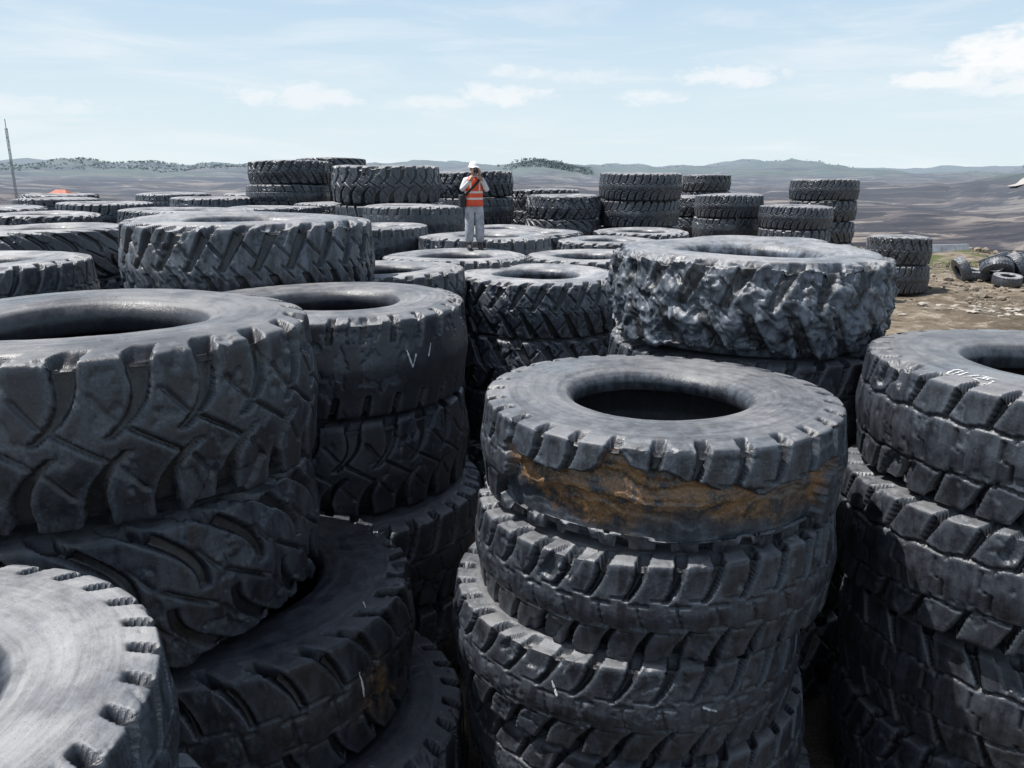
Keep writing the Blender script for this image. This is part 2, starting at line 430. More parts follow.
pile = empty('tire_pile', (24.0, 40.0, 0))
for (px, py, pz, rx, ry, d) in [(-.9, .2, .28, .08, .0, 1.5), (.6, .6, .30, .05, .1, 1.6), (-.2, -.6, .62, .75, .2, 1.5), (.9, -.4, .70, 1.0, -.5, 1.5),
                                (1.9, .2, .55, .5, .6, 1.6), (-1.7, -.2, .55, 1.1, .3, 1.3), (2.6, .9, .3, .1, 0, 1.6), (1.2, 1.0, .85, .3, .3, 1.5), (0.2, .4, .95, .4, -.2, 1.4),
                                (2.9, -1.0, .22, .05, .05, 1.4), (-.3, -1.7, .25, .1, .1, 1.3), (1.4, -1.6, .3, .2, .1, 1.4)]:
    tire(pile, random.choice(['worn', 'blk1', 'lug1']), px, py, pz, d, .45, random.uniform(0, 6), (rx, ry), 1.0, .45)

# chalk marks drawn on the rubber
bpy.context.view_layer.update()
def chalk(stk, idx, strokes, wd=.010):
    to = [c for c in stk.children][idx]
    vs, fs = [], []
    for kind, pl in strokes:
        pts = []
        for a in range(len(pl) - 1):
            for u in np.linspace(0, 1, 8, endpoint=(a == len(pl) - 2)):
                pts.append((pl[a][0] * (1 - u) + pl[a + 1][0] * u, pl[a][1] * (1 - u) + pl[a + 1][1] * u))
        P3 = []
        for (tdeg, q) in pts:
            th = math.radians(tdeg)
            if kind == 'top':
                o_ = Vector((math.cos(th) * q * BR, math.sin(th) * q * BR, BW)); d_ = Vector((0, 0, -1))
            else:
                o_ = Vector((math.cos(th) * BR * 1.3, math.sin(th) * BR * 1.3, q * BW / 2)); d_ = Vector((-math.cos(th), -math.sin(th), 0))
            ok, loc, nrm, _ = to.ray_cast(o_, d_)
            if ok: P3.append((loc - d_ * .004, d_))
        for k, (p, d_) in enumerate(P3):
            nx = P3[min(k + 1, len(P3) - 1)][0] - P3[max(k - 1, 0)][0]
            sd = nx.cross(d_).normalized() * wd * random.uniform(.35, 1)
            vs += [tuple(p + sd), tuple(p - sd)]
            if k: n_ = len(vs); fs.append((n_ - 4, n_ - 3, n_ - 1, n_ - 2))
    me = bpy.data.meshes.new('chalk_mark'); me.from_pydata(vs, [], fs); me.materials.append(CHALK)
    new_obj('chalk_mark', me, to)
rB = math.degrees(.4)
def letters(t0, r0, s, text, kind='top'):
    G_ = {'0': [[(0, 0), (0, 1), (.6, 1), (.6, 0), (0, 0)]], '1': [[(.3, 0), (.3, 1)]], '2': [[(0, 1), (.6, 1), (.6, .5), (0, .5), (0, 0), (.6, 0)]],
          'C': [[(.6, 1), (.1, 1), (0, .5), (.1, 0), (.6, 0)]], 'P': [[(0, 0), (0, 1), (.6, .9), (.6, .5), (0, .5)]], '5': [[(.6, 1), (0, 1), (0, .5), (.6, .5), (.6, 0), (0, 0)]],
          '/': [[(0, 0), (.6, 1)]], 'X': [[(0, 0), (.6, 1)], [(0, 1), (.6, 0)]]}
    out = []
    for i_, ch in enumerate(text):
        for pl in G_[ch]:
            out.append((kind, [(t0 + (i_ + p[0]) * s[0] + random.uniform(-.1, .1) * s[0], r0 + p[1] * s[1]) for p in pl]))
    return out
chalk(B, 0, letters(-160 - rB, .86, (3.0, -.07), '01/25', 'top') + letters(-136 - rB, .88, (3.0, -.07), 'C5', 'top'))
chalk(E, 0, [('side', [(-48 - 28.6, .30), (-46 - 28.6, -.05), (-44 - 28.6, .2)]), ('side', [(-38 - 28.6, .1), (-36 - 28.6, .35)])])
chalk(C, 3, letters(-46 - 45.8, .25, (5.0, .5), 'CP', 'side'), .014)
chalk(C, 2, [('top', [(-20, .84), (-24, .90)]), ('side', [(-34, .4), (-33, .0)])])
chalk(A, 2, [('side', [(-118 - 63, .45), (-116 - 63, .2)]), ('side', [(-75 - 63, .2), (-71 - 63, .1)])])

# ------------------------------------------------------------------ terrain
def terrain_h(x, y):
    r = np.hypot(x, y); az = np.arctan2(x, y)
    edge = 62 + 26 * ss(0, 55, -x) + 8 * (fbm(x * .05, y * .05, x * 0, 3, 3) - .5)
    k = ss(0, 75, r - edge)
    nearb = .55 * (fbm(x * .45, y * .45, x * 0, 11, 4) - .5) * ss(22, 30, r) + .5 * (fbm(x * .08, y * .08, x * 0, 12, 3) - .5) * ss(30, 55, r)
    f = fbm(x * .0021, y * .0021, x * 0, 21, 4)
    q = f * 9; qf = np.floor(q); terr = (qf + ss(.55, 1.0, q - qf)) / 9
    pit = -62 + 88 * (terr - .35) * ss(150, 900, r)
    pit = pit + 6 * (fbm(x * .012, y * .012, x * 0, 31, 4) - .5)
    ang = az * 6
    hn = fbm(ang * 1.6 + 7, r * .0004, r * 0, 41, 5)
    hill = ss(2400, 5200, r) * (52 + 130 * (hn - .32)) + ss(1200, 3000, r) * 14
    bump = 54 * np.exp(-((az - math.radians(2.6)) / math.radians(5.2)) ** 2) * np.exp(-((r - 3700) / 700) ** 2)
    bump = bump + 50 * np.exp(-((az - math.radians(34)) / math.radians(4.5)) ** 2) * np.exp(-((r - 2300) / 500) ** 2)
    bump = bump + 48 * np.exp(-((az + math.radians(22)) / math.radians(9)) ** 2) * np.exp(-((r - 3900) / 700) ** 2)
    far = (pit + hill + bump)
    return nearb * (1 - k) + far * k

NA, NR = 1000, 210
rad = np.concatenate([[0.0], np.exp(np.linspace(math.log(1.5), math.log(14000), NR - 1))])
ang = np.linspace(0, 2 * math.pi, NA, endpoint=False)
RR, AA = np.meshgrid(rad, ang, indexing='ij')
gx, gy = RR * np.sin(AA), RR * np.cos(AA)
gz = terrain_h(gx, gy)
co = np.stack([gx, gy, gz], -1).reshape(-1, 3)
i = np.arange(NR - 1)[:, None]; j = np.arange(NA)[None, :]; j2 = (j + 1) % NA
q = np.stack([i * NA + j, i * NA + j2, (i + 1) * NA + j2, (i + 1) * NA + j], -1).reshape(-1, 4)
gme = grid_mesh('ground', co, q)
if gme.polygons[5000].normal.z < 0: gme.flip_normals()
ground = new_obj('ground', gme)
m, t, b = base_mat('ground_dirt')
tc = t.n('ShaderNodeTexCoord').outputs['Object']
ln = t.n('ShaderNodeVectorMath', operation='LENGTH'); t.l(tc, ln.inputs[0]); dist = ln.outputs['Value']
n1 = t.noise(tc, .12, 5, .6); n2 = t.noise(tc, 1.3, 6, .65); n3 = t.noise(tc, 9, 4, .7)
near = t.mix(t.mr(n1, .35, .65), (0.14, 0.112, 0.082), (0.28, 0.232, 0.175))
near = t.mix(t.mr(n2, .50, .66), near, (0.40, 0.35, 0.28))
near = t.mix(t.mr(n2, .46, .36, 0, .7), near, (0.09, 0.075, 0.056))
near = t.mix(t.mr(n3, .5, .7, 0, .6), near, (0.08, 0.07, 0.056))
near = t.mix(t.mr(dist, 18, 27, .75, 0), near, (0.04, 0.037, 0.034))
gr = t.math('MULTIPLY', t.mr(t.noise(tc, .22, 4, .6), .46, .55), t.mr(dist, 46, 58))
near = t.mix(gr, near, (0.11, 0.13, 0.05))
p1 = t.noise(t.vscale(tc, (.5, 1, 6)), .0045, 6, .62, .4)
p2 = t.noise(t.vscale(tc, (.30, 1, 3)), .020, 6, .65, .6)
p2b = t.noise(t.vscale(tc, (.25, 1, 2)), .007, 5, .6, .8)
p3 = t.noise(tc, .0014, 4, .55)
pit = t.mix(t.mr(p1, .44, .56), (0.042, 0.036, 0.042), (0.110, 0.090, 0.084))
pit = t.mix(t.mr(p2, .56, .61, 0, .70), pit, (0.31, 0.265, 0.22))
pit = t.mix(t.mr(p2b, .56, .61, 0, .60), pit, (0.25, 0.215, 0.185))
pit = t.mix(t.mr(p2b, .49, .44, 0, .80), pit, (0.024, 0.022, 0.027))
pit = t.mix(t.mr(p2, .46, .40, 0, .85), pit, (0.020, 0.018, 0.023))
veg = t.mix(t.mr(p2, .4, .6), (0.04, 0.07, 0.04), (0.09, 0.11, 0.06))
sz = t.n('ShaderNodeSeparateXYZ'); t.l(tc, sz.inputs[0])
vm = t.math('MULTIPLY', t.mr(sz.outputs[2], -20, 8), t.mr(t.math('ADD', t.math('MULTIPLY', p3, .6), t.math('MULTIPLY', p1, .4)), .44, .50))
pit = t.mix(vm, pit, veg)
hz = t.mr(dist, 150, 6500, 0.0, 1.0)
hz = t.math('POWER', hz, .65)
pit = t.mix(t.math('MULTIPLY', hz, .70), pit, (0.25, 0.30, 0.36))  # distance haze painted into the terrain colour as pale blue-grey
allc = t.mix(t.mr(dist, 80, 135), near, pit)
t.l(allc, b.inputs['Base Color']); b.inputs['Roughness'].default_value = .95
b.inputs['Specular IOR Level'].default_value = .1
bp = t.n('ShaderNodeBump'); bp.inputs['Strength'].default_value = .9; bp.inputs['Distance'].default_value = .3
t.l(t.math('ADD', n2, t.math('MULTIPLY', n3, .3)), bp.inputs['Height']); t.l(bp.outputs[0], b.inputs['Normal'])
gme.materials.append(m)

def H1(x, y): return float(terrain_h(np.array([float(x)]), np.array([float(y)]))[0])

# rubble
ROCK = simple_mat('rubble_stone', (0.27, 0.23, 0.18), .95, .55, 3)
nn_ = 7000
X_ = rng.uniform(11, 48, nn_); Y_ = rng.uniform(23, 60, nn_)
cc = fbm(X_ * .35, Y_ * .35, X_ * 0, 5, 2); keep = cc > .46
X_, Y_ = X_[keep], Y_[keep]; Z_ = terrain_h(X_, Y_)
ico = bmesh.new(); bmesh.ops.create_icosphere(ico, subdivisions=1, radius=1)
iv = np.array([v.co[:] for v in ico.verts]); ifc = [tuple(v.index for v in f.verts) for f in ico.faces]; ico.free()
vs, fs = [], []
for k in range(len(X_)):
    s_ = rng.uniform(.03, .11) * (2.8 if rng.random() < .10 else 1)
    p = iv * rng.uniform(.7, 1.2, (len(iv), 1)) * np.array([rng.uniform(.7, 1.4), rng.uniform(.7, 1.3), rng.uniform(.4, .9)]) * s_
    p = p + np.array([X_[k], Y_[k], Z_[k] + s_ * .15]); b0 = len(vs)
    vs.extend(map(tuple, p)); fs.extend([tuple(a + b0 for a in f) for f in ifc])
me = bpy.data.meshes.new('rubble'); me.from_pydata(vs, [], fs); me.materials.append(ROCK)
new_obj('rubble', me)

def box(bm, c, d, rz=0, rx=0):
    r = bmesh.ops.create_cube(bm, size=1)
    M = Matrix.Translation(c) @ Euler((rx, 0, rz)).to_matrix().to_4x4() @ Matrix.Diagonal((*d, 1))
    bmesh.ops.transform(bm, matrix=M, verts=r['verts'])
    return r['verts']
SCRAP = simple_mat('pale_lumps', (0.48, 0.44, 0.38), .9, .4, 4)
vs, fs = [], []
for k in range(70):
    x = rng.normal(18.9, 1.6); y = rng.normal(30.8, 0.9); s_ = rng.uniform(.04, .17)
    p = iv * rng.uniform(.6, 1.2, (len(iv), 1)) * np.array([rng.uniform(.8, 1.8), rng.uniform(.7, 1.3), rng.uniform(.2, .5)]) * s_
    p = p + np.array([x, y, H1(x, y) + s_ * .1]); b0 = len(vs)
    vs.extend(map(tuple, p)); fs.extend([tuple(a + b0 for a in f) for f in ifc])
me = bpy.data.meshes.new('pale_rubble'); me.from_pydata(vs, [], fs); me.materials.append(SCRAP)
new_obj('pale_rubble', me)

# grass
GRASS = simple_mat('dry_grass', (0.14, 0.155, 0.065), .8, .5, .6)
nn_ = 12000
X_ = rng.uniform(22, 54, nn_); Y_ = rng.uniform(44, 66, nn_)
cc = fbm(X_ * .22, Y_ * .22, X_ * 0, 9, 2); keep = cc > .50
X_, Y_ = X_[keep], Y_[keep]; Z_ = terrain_h(X_, Y_)
vs, fs = [], []
for x, y, z in zip(X_, Y_, Z_):
    a = random.uniform(0, 6.28); h = random.uniform(.1, .38); w_ = .05; k = len(vs)
    vs += [(x - w_ * math.cos(a), y - w_ * math.sin(a), z - .02), (x + w_ * math.cos(a), y + w_ * math.sin(a), z - .02),
           (x + random.uniform(-.2, .2), y + random.uniform(-.2, .2), z + h)]
    fs.append((k, k + 1, k + 2))
me = bpy.data.meshes.new('grass'); me.from_pydata(vs, [], fs); me.materials.append(GRASS)
new_obj('grass', me)

# distant trees
LEAF = simple_mat('distant_foliage', (0.17, 0.225, 0.225), .95, .2, .02)  # leaf green with bluish distance haze mixed into the colour
tx, ty, tsz = [], [], []
for _ in range(600):
    az = math.radians(random.gauss(2.9, 1.4)); r = random.uniform(3450, 3850)
    tx.append(r * math.sin(az)); ty.append(r * math.cos(az)); tsz.append(random.uniform(7, 14))
for _ in range(1700):
    az = math.radians(random.uniform(-37, -9)); r = random.uniform(3600, 4300)
    if vnoise(np.array([az * 14]), np.array([0.5]), np.array([0.5]), 77)[0] < .25: continue
    tx.append(r * math.sin(az)); ty.append(r * math.cos(az)); tsz.append(random.uniform(5, 9))
for _ in range(260):
    az = math.radians(random.uniform(6, 36)); r = random.uniform(4300, 4900)
    tx.append(r * math.sin(az)); ty.append(r * math.cos(az)); tsz.append(random.uniform(4, 8))
tz_ = terrain_h(np.array(tx), np.array(ty))
vs, fs = [], []
for x, y, z, s_ in zip(tx, ty, tz_, tsz):
    z -= 1
    for _ in range(16):
        u = random.gauss(0, .36) * s_; w_ = random.gauss(0, .36) * s_; hz_ = random.uniform(.2, 1.0) * s_
        q_ = s_ * random.uniform(.14, .26)
        a = Vector((random.gauss(0, 1), random.gauss(0, 1), random.gauss(0, 1))).normalized()
        bb = a.orthogonal().normalized(); c3 = a.cross(bb)
        p = Vector((x + u, y + w_, z + hz_)); k = len(vs)
        vs.extend([p + bb * q_, p + c3 * q_ * .8, p - bb * q_, p - c3 * q_])
        fs.append((k, k + 1, k + 2, k + 3))
    k = len(vs); r = s_ * .03
    vs.extend([Vector((x - r, y, z)), Vector((x + r, y, z)), Vector((x + r * .6, y, z + s_ * .7)), Vector((x - r * .6, y, z + s_ * .7))]); fs.append((k, k + 1, k + 2, k + 3))
me = bpy.data.meshes.new('distant_trees'); me.from_pydata([tuple(v) for v in vs], [], fs); me.materials.append(LEAF)
new_obj('distant_trees', me)

# haul road on right hillside
ROAD = simple_mat('haul_road_dirt', (0.42, 0.40, 0.37), .95, .15, .01)
az = np.radians(31.2 + 5.0 * np.linspace(0, 1, 60)); rr_ = 2000 + 300 * np.linspace(0, 1, 60)
px_, py_ = rr_ * np.sin(az), rr_ * np.cos(az)
dx_, dy_ = np.gradient(px_), np.gradient(py_); L_ = np.hypot(dx_, dy_)
nx_, ny_ = -dy_ / L_ * 9, dx_ / L_ * 9
hz3 = np.maximum(np.maximum(terrain_h(px_ + nx_, py_ + ny_), terrain_h(px_ - nx_, py_ - ny_)), terrain_h(px_, py_)) + 1.5
vs, fs = [], []
for k in range(60):
    vs += [(px_[k] + nx_[k], py_[k] + ny_[k], hz3[k]), (px_[k] - nx_[k], py_[k] - ny_[k], hz3[k])]
    if k: fs.append((2 * k - 2, 2 * k - 1, 2 * k + 1, 2 * k))
me = bpy.data.meshes.new('haul_road'); me.from_pydata(vs, [], fs); me.materials.append(ROAD)
new_obj('haul_road', me)

# antenna mast
STEEL = simple_mat('galvanised_steel', (0.30, 0.32, 0.35), .5, .2, 5, .3)
mx_, my_ = -37.7, 62.5
mast = empty('radio_mast', (mx_, my_, H1(mx_, my_)))
bm = bmesh.new()
hgt = 8.4 - H1(mx_, my_)
for k in range(3):
    a = k * 2.094
    box(bm, (.08 * math.cos(a), .08 * math.sin(a), hgt / 2), (.035, .035, hgt))
for k in range(28):
    a = (k % 3) * 2.094; a2 = a + 2.094; z = .3 + k * .29
    p = Vector((.08 * math.cos(a), .08 * math.sin(a), z)); q_ = Vector((.08 * math.cos(a2), .08 * math.sin(a2), z + .3))
    c = (p + q_) / 2; d = q_ - p
    r = bmesh.ops.create_cube(bm, size=1)
    M = Matrix.Translation(c) @ d.to_track_quat('Z', 'Y').to_matrix().to_4x4() @ Matrix.Diagonal((.02, .02, d.length, 1))
    bmesh.ops.transform(bm, matrix=M, verts=r['verts'])
box(bm, (0, 0, hgt + .3), (.04, .04, .7))
me = bpy.data.meshes.new('lattice'); bm.to_mesh(me); bm.free(); me.materials.append(STEEL)
new_obj('lattice', me, mast)

# orange roofed hut
OR = simple_mat('orange_roof', (0.50, 0.15, 0.08), .6, .2, 3); WALL = simple_mat('hut_wall', (0.5, 0.48, 0.44), .8, .2, 3)
DARK = simple_mat('dark_opening', (0.03, 0.03, 0.03), .6, .2, 3)
hx, hy = -38.4, 70.0; hut = empty('site_hut', (hx, hy, max(-.4, H1(hx, hy))))
bm = bmesh.new(); box(bm, (0, 0, 1.4), (1.9, 1.9, 3.6))
me = bpy.data.meshes.new('walls'); bm.to_mesh(me); bm.free(); me.materials.append(WALL); new_obj('walls', me, hut)
me = bpy.data.meshes.new('roof')
me.from_pydata([(-1.2, -1.2, 3.18), (1.2, -1.2, 3.18), (1.2, 1.2, 3.18), (-1.2, 1.2, 3.18), (-.4, 0, 3.85), (.4, 0, 3.85)], [],
               [(0, 1, 5, 4), (2, 3, 4, 5), (1, 2, 5), (3, 0, 4), (3, 2, 1, 0)]); me.materials.append(OR); new_obj('roof', me, hut)
bm = bmesh.new(); box(bm, (.35, -.96, 1.0), (.75, .04, 2.0)); box(bm, (-.5, -.96, 1.5), (.6, .04, .7))
me = bpy.data.meshes.new('door'); bm.to_mesh(me); bm.free(); me.materials.append(DARK); new_obj('door', me, hut)

# white site sign + low pale concrete barrier at plateau edge
WHITE = simple_mat('white_paint', (0.8, 0.8, 0.78), .6, .1, 4)
CONC = simple_mat('barrier_concrete', (0.36, 0.38, 0.42), .8, .25, 2)
sx, sy = 36.0, 55.0; sign = empty('site_sign', (sx, sy, H1(sx, sy)))
bm = bmesh.new(); box(bm, (-.35, 0, .6), (.06, .06, 1.3)); box(bm, (.35, 0, .6), (.06, .06, 1.3))
me = bpy.data.meshes.new('posts'); bm.to_mesh(me); bm.free(); me.materials.append(STEEL); new_obj('posts', me, sign)
bm = bmesh.new(); box(bm, (0, -.05, 1.1), (1.0, .04, .6))
me = bpy.data.meshes.new('panel'); bm.to_mesh(me); bm.free(); me.materials.append(WHITE); new_obj('panel', me, sign)
bx, by = 29.2, 54.0
bm = bmesh.new()
for k in range(3):
    vv = box(bm, (k * 1.05 - 1.2, 0, .2), (1.0, .5, .5))
    for v in vv:
        if v.co.z > .3: v.co.y *= .4
me = bpy.data.meshes.new('concrete_barrier'); bm.to_mesh(me); bm.free(); me.materials.append(CONC)
o = new_obj('concrete_barrier', me); o.location = (bx, by, H1(bx, by)); o.rotation_euler = (0, 0, .2)

# ------------------------------------------------------------------ person
def skin_mesh(name, verts, edges, radii, root=0, sub=2):
    me = bpy.data.meshes.new(name + '_sk'); me.from_pydata(verts, edges, [])
    o = bpy.data.objects.new(name + '_tmp', me); COL.objects.link(o)
    md = o.modifiers.new('s', 'SKIN'); md.use_smooth_shade = True
    sv = me.skin_vertices[0].data
    for k, r in enumerate(radii):
        sv[k].radius = r if isinstance(r, tuple) else (r, r); sv[k].use_root = (k == root)
    s2 = o.modifiers.new('ss', 'SUBSURF'); s2.levels = sub; s2.render_levels = sub
    bpy.context.view_layer.update()
    dg = bpy.context.evaluated_depsgraph_get()
    out = bpy.data.meshes.new_from_object(o.evaluated_get(dg)); out.name = name
    bpy.data.objects.remove(o)
    for p in out.polygons: p.use_smooth = True
    return out

SKIN = simple_mat('skin', (0.42, 0.24, 0.16), .55, .1, 10)
SHIRT = simple_mat('white_shirt', (0.72, 0.70, 0.70), .85, .12, 8)
TROU = simple_mat('grey_trousers', (0.44, 0.44, 0.47), .9, .35, 7)
VEST = simple_mat('orange_vest', (0.85, 0.10, 0.04), .7, .15, 9)
REFL = simple_mat('reflective_tape', (0.75, 0.7, 0.6), .4, .1, 20)
BLACK = simple_mat('black_nylon', (0.02, 0.02, 0.022), .6, .3, 20)
BOOT = simple_mat('boot_leather', (0.05, 0.04, 0.035), .6, .3, 20)
HELM = simple_mat('helmet_plastic', (0.85, 0.85, 0.85), .3, .03, 5)
HAIR = simple_mat('black_hair', (0.015, 0.012, 0.01), .6, .2, 30)

person = empty('worker_with_camera', (-.74, 15.98, 3.725), math.radians(14))
person.scale = (.94, .94, .94)
V = [(0, .0, .93), (0, .01, 1.10), (0, .01, 1.28), (0, .01, 1.42), (0, .0, 1.50), (0, -.01, 1.57),
     (.095, 0, .86), (.11, -.03, .50), (.12, .0, .13),
     (-.095, 0, .86), (-.10, -.01, .50), (-.11, .03, .13),
     (.17, .0, 1.41), (.27, -.10, 1.20), (.085, -.235, 1.47), (.06, -.25, 1.52),
     (-.17, .0, 1.41), (-.28, -.09, 1.21), (-.085, -.235, 1.46), (-.06, -.25, 1.51)]
Eg = [(0, 1), (1, 2), (2, 3), (3, 4), (4, 5), (0, 6), (6, 7), (7, 8), (0, 9), (9, 10), (10, 11),
      (3, 12), (12, 13), (13, 14), (14, 15), (3, 16), (16, 17), (17, 18), (18, 19)]
Rd = [(.16, .13), (.15, .12), (.16, .12), (.13, .10), (.062, .062), (.058, .058), (.115, .12), (.105, .105), (.098, .10), (.115, .12), (.105, .105), (.098, .10),
      .075, .056, .036, .03, .075, .056, .036, .03]
bme = skin_mesh('body', V, Eg, Rd, 0)
for mm in (SHIRT, TROU, SKIN): bme.materials.append(mm)
for p in bme.polygons:
    c = p.center
    if c.y < -.19 and c.z > 1.40: p.material_index = 2
    elif c.z > 1.50: p.material_index = 2
    elif c.z < .97 and abs(c.x) < .24: p.material_index = 1
    else: p.material_index = 0
new_obj('body', bme, person)

def loft(name, rings, mat, seg=32, cap=False, cy=0):
    vs, fs = [], []
    for (z, rx, ry) in rings:
        for k in range(seg):
            a = 2 * math.pi * k / seg
            vs.append((rx * math.cos(a), cy + ry * math.sin(a), z))
    for i_ in range(len(rings) - 1):
        for k in range(seg):
            fs.append((i_ * seg + k, i_ * seg + (k + 1) % seg, (i_ + 1) * seg + (k + 1) % seg, (i_ + 1) * seg + k))
    if cap: fs.append(tuple(range((len(rings) - 1) * seg, len(rings) * seg)))
    me = bpy.data.meshes.new(name); me.from_pydata(vs, [], fs); me.materials.append(mat)
    for p in me.polygons: p.use_smooth = True
    return me
rz_ = [(.90, .195, .155), (.95, .192, .152), (1.0, .185, .15), (1.03, .184, .15), (1.07, .182, .148), (1.16, .186, .148), (1.20, .192, .15), (1.30, .203, .15),
       (1.38, .203, .14), (1.44, .185, .125), (1.49, .12, .10)]
vme = loft('vest', rz_, VEST); vme.materials.append(REFL)
for p in vme.polygons:
    c = p.center
    if 1.03 < c.z < 1.07 or 1.16 < c.z < 1.20 or (c.y < 0 and .07 < abs(c.x) < .11 and c.z > 1.2): p.material_index = 1
vo = new_obj('vest', vme, person); sm = vo.modifiers.new('s', 'SOLIDIFY'); sm.thickness = .012

bm = bmesh.new(); bmesh.ops.create_uvsphere(bm, u_segments=40, v_segments=28, radius=1)
for v in bm.verts:
    x, y, z = v.co
    k = 1 - .22 * max(0, -z) ** 1.5
    x2 = x * .074 * k; y2 = y * .094 * (1 - .1 * max(0, -z)); z2 = z * .118
    if y < -.6: y2 += .006 * math.exp(-((z - .1) / .18) ** 2) * math.exp(-((abs(x) - .38) / .2) ** 2)
    if y < 0: y2 -= .024 * math.exp(-(x / .16) ** 2) * math.exp(-((z + .14) / .16) ** 2)
    if y < 0: y2 -= .006 * math.exp(-(x / .35) ** 2) * math.exp(-((z + .48) / .1) ** 2)
    v.co = (x2, y2, z2)
me = bpy.data.meshes.new('head'); bm.to_mesh(me); bm.free(); me.materials.append(SKIN); me.materials.append(HAIR)
for p in me.polygons:
    p.use_smooth = True
    if p.center.z > .045 or (p.center.y > .01 and p.center.z > -.045): p.material_index = 1
ho = new_obj('head', me, person); ho.location = (0, -.025, 1.645); ho.rotation_euler = (math.radians(6), 0, 0)
for sgn in (-1, 1):
    bm = bmesh.new(); bmesh.ops.create_uvsphere(bm, u_segments=12, v_segments=8, radius=1)
    for v in bm.verts: v.co = (v.co.x * .01, v.co.y * .017, v.co.z * .03)
    me = bpy.data.meshes.new('ear'); bm.to_mesh(me); bm.free(); me.materials.append(SKIN)
    o = new_obj('ear', me, person); o.location = (sgn * .075, -.015, 1.645)
    bm = bmesh.new(); bmesh.ops.create_uvsphere(bm, u_segments=12, v_segments=8, radius=.012)
    me = bpy.data.meshes.new('eye'); bm.to_mesh(me); bm.free(); me.materials.append(WHITE)
    o = new_obj('eye', me, person); o.location = (sgn * .03, -.103, 1.66)
bm = bmesh.new(); box(bm, (0, -.119, 1.59), (.045, .006, .01))
me = bpy.data.meshes.new('mouth'); bm.to_mesh(me); bm.free(); me.materials.append(simple_mat('lips', (.3, .1, .08))); new_obj('mouth', me, person)
hr = []
for k in range(12):
    a = k / 11 * math.pi / 2
    hr.append((1.685 + .115 * math.sin(a), max(.004, .108 * math.cos(a)), max(.004, .132 * math.cos(a))))
hr = [(1.678, .128, .158), (1.684, .112, .137)] + hr
hme = loft('helmet', hr, HELM, 36, True, -.012)
for v in hme.vertices:
    if v.co.y < -.11 and v.co.z < 1.69: v.co.y -= .035; v.co.z -= .008
hh_ = new_obj('helmet', hme, person); sm = hh_.modifiers.new('s', 'SOLIDIFY'); sm.thickness = .006
bm = bmesh.new(); box(bm, (0, -.215, 1.615), (.13, .05, .085)); box(bm, (0, -.215, 1.665), (.05, .04, .025))
r = bmesh.ops.create_cone(bm, segments=24, radius1=.034, radius2=.036, depth=.07, cap_ends=True)
bmesh.ops.transform(bm, matrix=Matrix.Translation((0, -.27, 1.61)) @ Matrix.Rotation(math.pi / 2, 4, 'X'), verts=r['verts'])
me = bpy.data.meshes.new('camera'); bm.to_mesh(me); bm.free(); me.materials.append(BLACK); co_ = new_obj('camera', me, person)
co_.modifiers.new('b', 'BEVEL').width = .006
for sgn in (-1, 1):
    px = sgn * .072
    v_ = [(sgn * .062, -.25, 1.525), (px, -.245, 1.56), (px + sgn * .004, -.24, 1.60)]
    e_ = [(0, 1), (1, 2)]; r_ = [(.026, .02), (.036, .018), (.034, .016)]
    hm = skin_mesh('palm', v_, e_, r_, 1); hm.materials.append(SKIN); new_obj('palm', hm, person)
    for f, L_ in enumerate((.9, 1.05, 1.0, .8)):
        z0 = 1.575 + .019 * (3 - f)
        fv = [(px + sgn * .004, -.245, z0), (px + sgn * .012, -.262, z0 + .003), (px - sgn * .008 * L_, -.272, z0 + .004), (px - sgn * .034 * L_, -.262, z0 + .002)]
        fm = skin_mesh('finger', fv, [(0, 1), (1, 2), (2, 3)], [.010, .0095, .009, .0075], 0, 1); fm.materials.append(SKIN); new_obj('finger_%d' % (f + 1), fm, person)
    fv = [(px, -.235, 1.56), (px - sgn * .012, -.205, 1.565), (px - sgn * .03, -.188, 1.575)]
    fm = skin_mesh('thumb', fv, [(0, 1), (1, 2)], [.013, .011, .009], 0, 1); fm.materials.append(SKIN); new_obj('thumb', fm, person)
for (bx_, by_) in ((.12, 0), (-.11, .03)):
    bm = bmesh.new(); bmesh.ops.create_uvsphere(bm, u_segments=20, v_segments=14, radius=1)
    for v in bm.verts:
        x, y, z = v.co
        zz = max(z, -.55)
        v.co = (bx_ + x * .05 * (1 + .1 * (-y)), by_ - .06 + y * .145, .045 + zz * .082 * (1 - .35 * max(0, -y)))
    r = bmesh.ops.create_cone(bm, segments=20, radius1=.052, radius2=.056, depth=.14, cap_ends=True)
    bmesh.ops.translate(bm, vec=(bx_, by_, .12), verts=r['verts'])
    me = bpy.data.meshes.new('boot'); bm.to_mesh(me); bm.free(); me.materials.append(BOOT)
    for p in me.polygons: p.use_smooth = True
    new_obj('boot', me, person)
bm = bmesh.new(); box(bm, (-.25, .02, 1.0), (.12, .24, .26))
me = bpy.data.meshes.new('shoulder_bag'); bm.to_mesh(me); bm.free(); me.materials.append(BLACK); bo = new_obj('shoulder_bag', me, person)
mb = bo.modifiers.new('b', 'BEVEL'); mb.width = .03; mb.segments = 3
sv_ = []
for k in range(25):
    u = k / 24; z = 1.12 + (1.47 - 1.12) * u; x = -.205 + (.13 + .205) * u
    ry = .165 * math.sqrt(max(.05, 1 - (x / .225) ** 2))
    sv_.append((x, -ry, z))
vs, fs = [], []
for k, (x, y, z) in enumerate(sv_):
    vs += [(x - .018, y - .004, z + .014), (x + .018, y - .004, z - .014)]
    if k: fs.append((2 * k - 2, 2 * k - 1, 2 * k + 1, 2 * k))
me = bpy.data.meshes.new('strap'); me.from_pydata(vs, [], fs); me.materials.append(BLACK); so = new_obj('strap', me, person)
so.modifiers.new('s', 'SOLIDIFY').thickness = .006

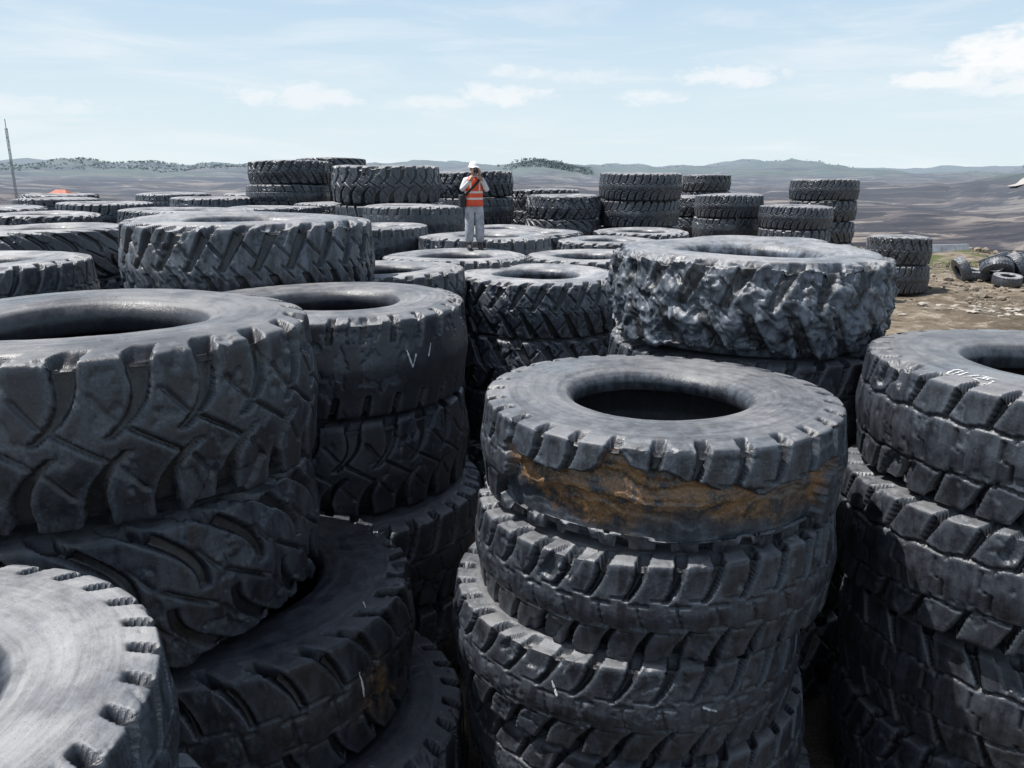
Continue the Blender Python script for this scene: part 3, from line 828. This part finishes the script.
# ------------------------------------------------------------------ light
SV = Vector((-.44, .02, .89)).normalized()
sun = bpy.data.lights.new('sun', 'SUN'); sun.energy = 5.0; sun.angle = math.radians(.53); sun.color = (1, .975, .94)
so = bpy.data.objects.new('sun', sun); COL.objects.link(so); so.location = (0, 0, 40)
so.rotation_euler = SV.to_track_quat('Z', 'Y').to_euler()
w = bpy.data.worlds.new('World'); S.world = w; w.use_nodes = True
w.cycles.sampling_method = 'MANUAL'; w.cycles.sample_map_resolution = 512
t = NT(w.node_tree); bg = w.node_tree.nodes['Background']
sky = t.n('ShaderNodeTexSky', sky_type='NISHITA'); sky.sun_disc = False
sky.sun_elevation = math.asin(SV.z); sky.sun_rotation = math.atan2(SV.x, SV.y) % (2 * math.pi)
sky.air_density = 1.0; sky.dust_density = 2.0; sky.ozone_density = 1.5; sky.altitude = 50
g = t.n('ShaderNodeTexCoord').outputs['Generated']
sp = t.n('ShaderNodeSeparateXYZ'); t.l(g, sp.inputs[0])
az = t.math('MULTIPLY', t.math('ARCTAN2', sp.outputs[0], sp.outputs[1]), 57.3)
el = t.math('MULTIPLY', t.math('ARCSINE', sp.outputs[2]), 57.3)
cz = t.n('ShaderNodeCombineXYZ'); t.l(az, cz.inputs[0]); t.l(t.math('MULTIPLY', el, 2.2), cz.inputs[1])
cn = t.noise(cz.outputs[0], .55, 6, .62, .3)
cn2 = t.noise(t.vscale(cz.outputs[0], (.5, 1.6, 1)), .13, 6, .6, .5)
mask = None
for (a0, e0, wa, we, st_) in [(29.8, 6.6, 3.2, 1.3, 1), (33, 7.4, 3.0, 1.5, 1), (26.3, 5.4, 2.4, .6, .85), (31, 5.2, 4.5, .8, .7), (-.8, 5.1, 3.0, .7, .7), (14.7, 6.1, 3.4, .65, .7),
                              (9.2, 4.8, 2.0, .5, .55), (.5, 6.5, 2.0, .5, .5), (-14.2, 4.9, 4.2, .8, .6), (-5, 4.6, 2.2, .5, .5), (-31, 3.8, 5, .6, .4), (5.5, 6.2, 2.6, .5, .4)]:
    dx = t.math('DIVIDE', t.math('SUBTRACT', az, a0), wa); dy = t.math('DIVIDE', t.math('SUBTRACT', el, e0), we)
    d2 = t.math('ADD', t.math('MULTIPLY', dx, dx), t.math('MULTIPLY', dy, dy))
    d2 = t.math('ADD', d2, t.math('MULTIPLY', t.math('SUBTRACT', cn, .5), 4.5))
    mk = t.mr(d2, 1.7, -.1, 0, st_)
    mask = mk if mask is None else t.math('MAXIMUM', mask, mk)
wisp = t.mr(cn2, .42, .78, 0, .5)
mask = t.math('MAXIMUM', mask, wisp)
KS = .095
K = 1 / KS
hz1 = t.mr(el, 0, 48, .96, 0.0)
hcol = t.mix(t.mr(el, -1, 16), (0.78 * K, .90 * K, .945 * K), (0.55 * K, .755 * K, .96 * K))
c1 = t.mix(hz1, sky.outputs[0], hcol)
c2 = t.mix(mask, c1, (.97 * K, .985 * K, 1.0 * K))
t.l(c2, bg.inputs[0]); bg.inputs[1].default_value = KS

# ------------------------------------------------------------------ camera
cam = bpy.data.cameras.new('camera'); cam.lens = 28.125; cam.sensor_width = 36; cam.clip_end = 30000; cam.clip_start = .05
co_ = bpy.data.objects.new('photo_camera', cam); COL.objects.link(co_)
co_.location = (0, 0, 5.2); co_.rotation_euler = (math.radians(90 - 14.8), 0, 0)
S.camera = co_
S.view_settings.view_transform = 'Standard'; S.view_settings.look = 'None'; S.view_settings.exposure = 0
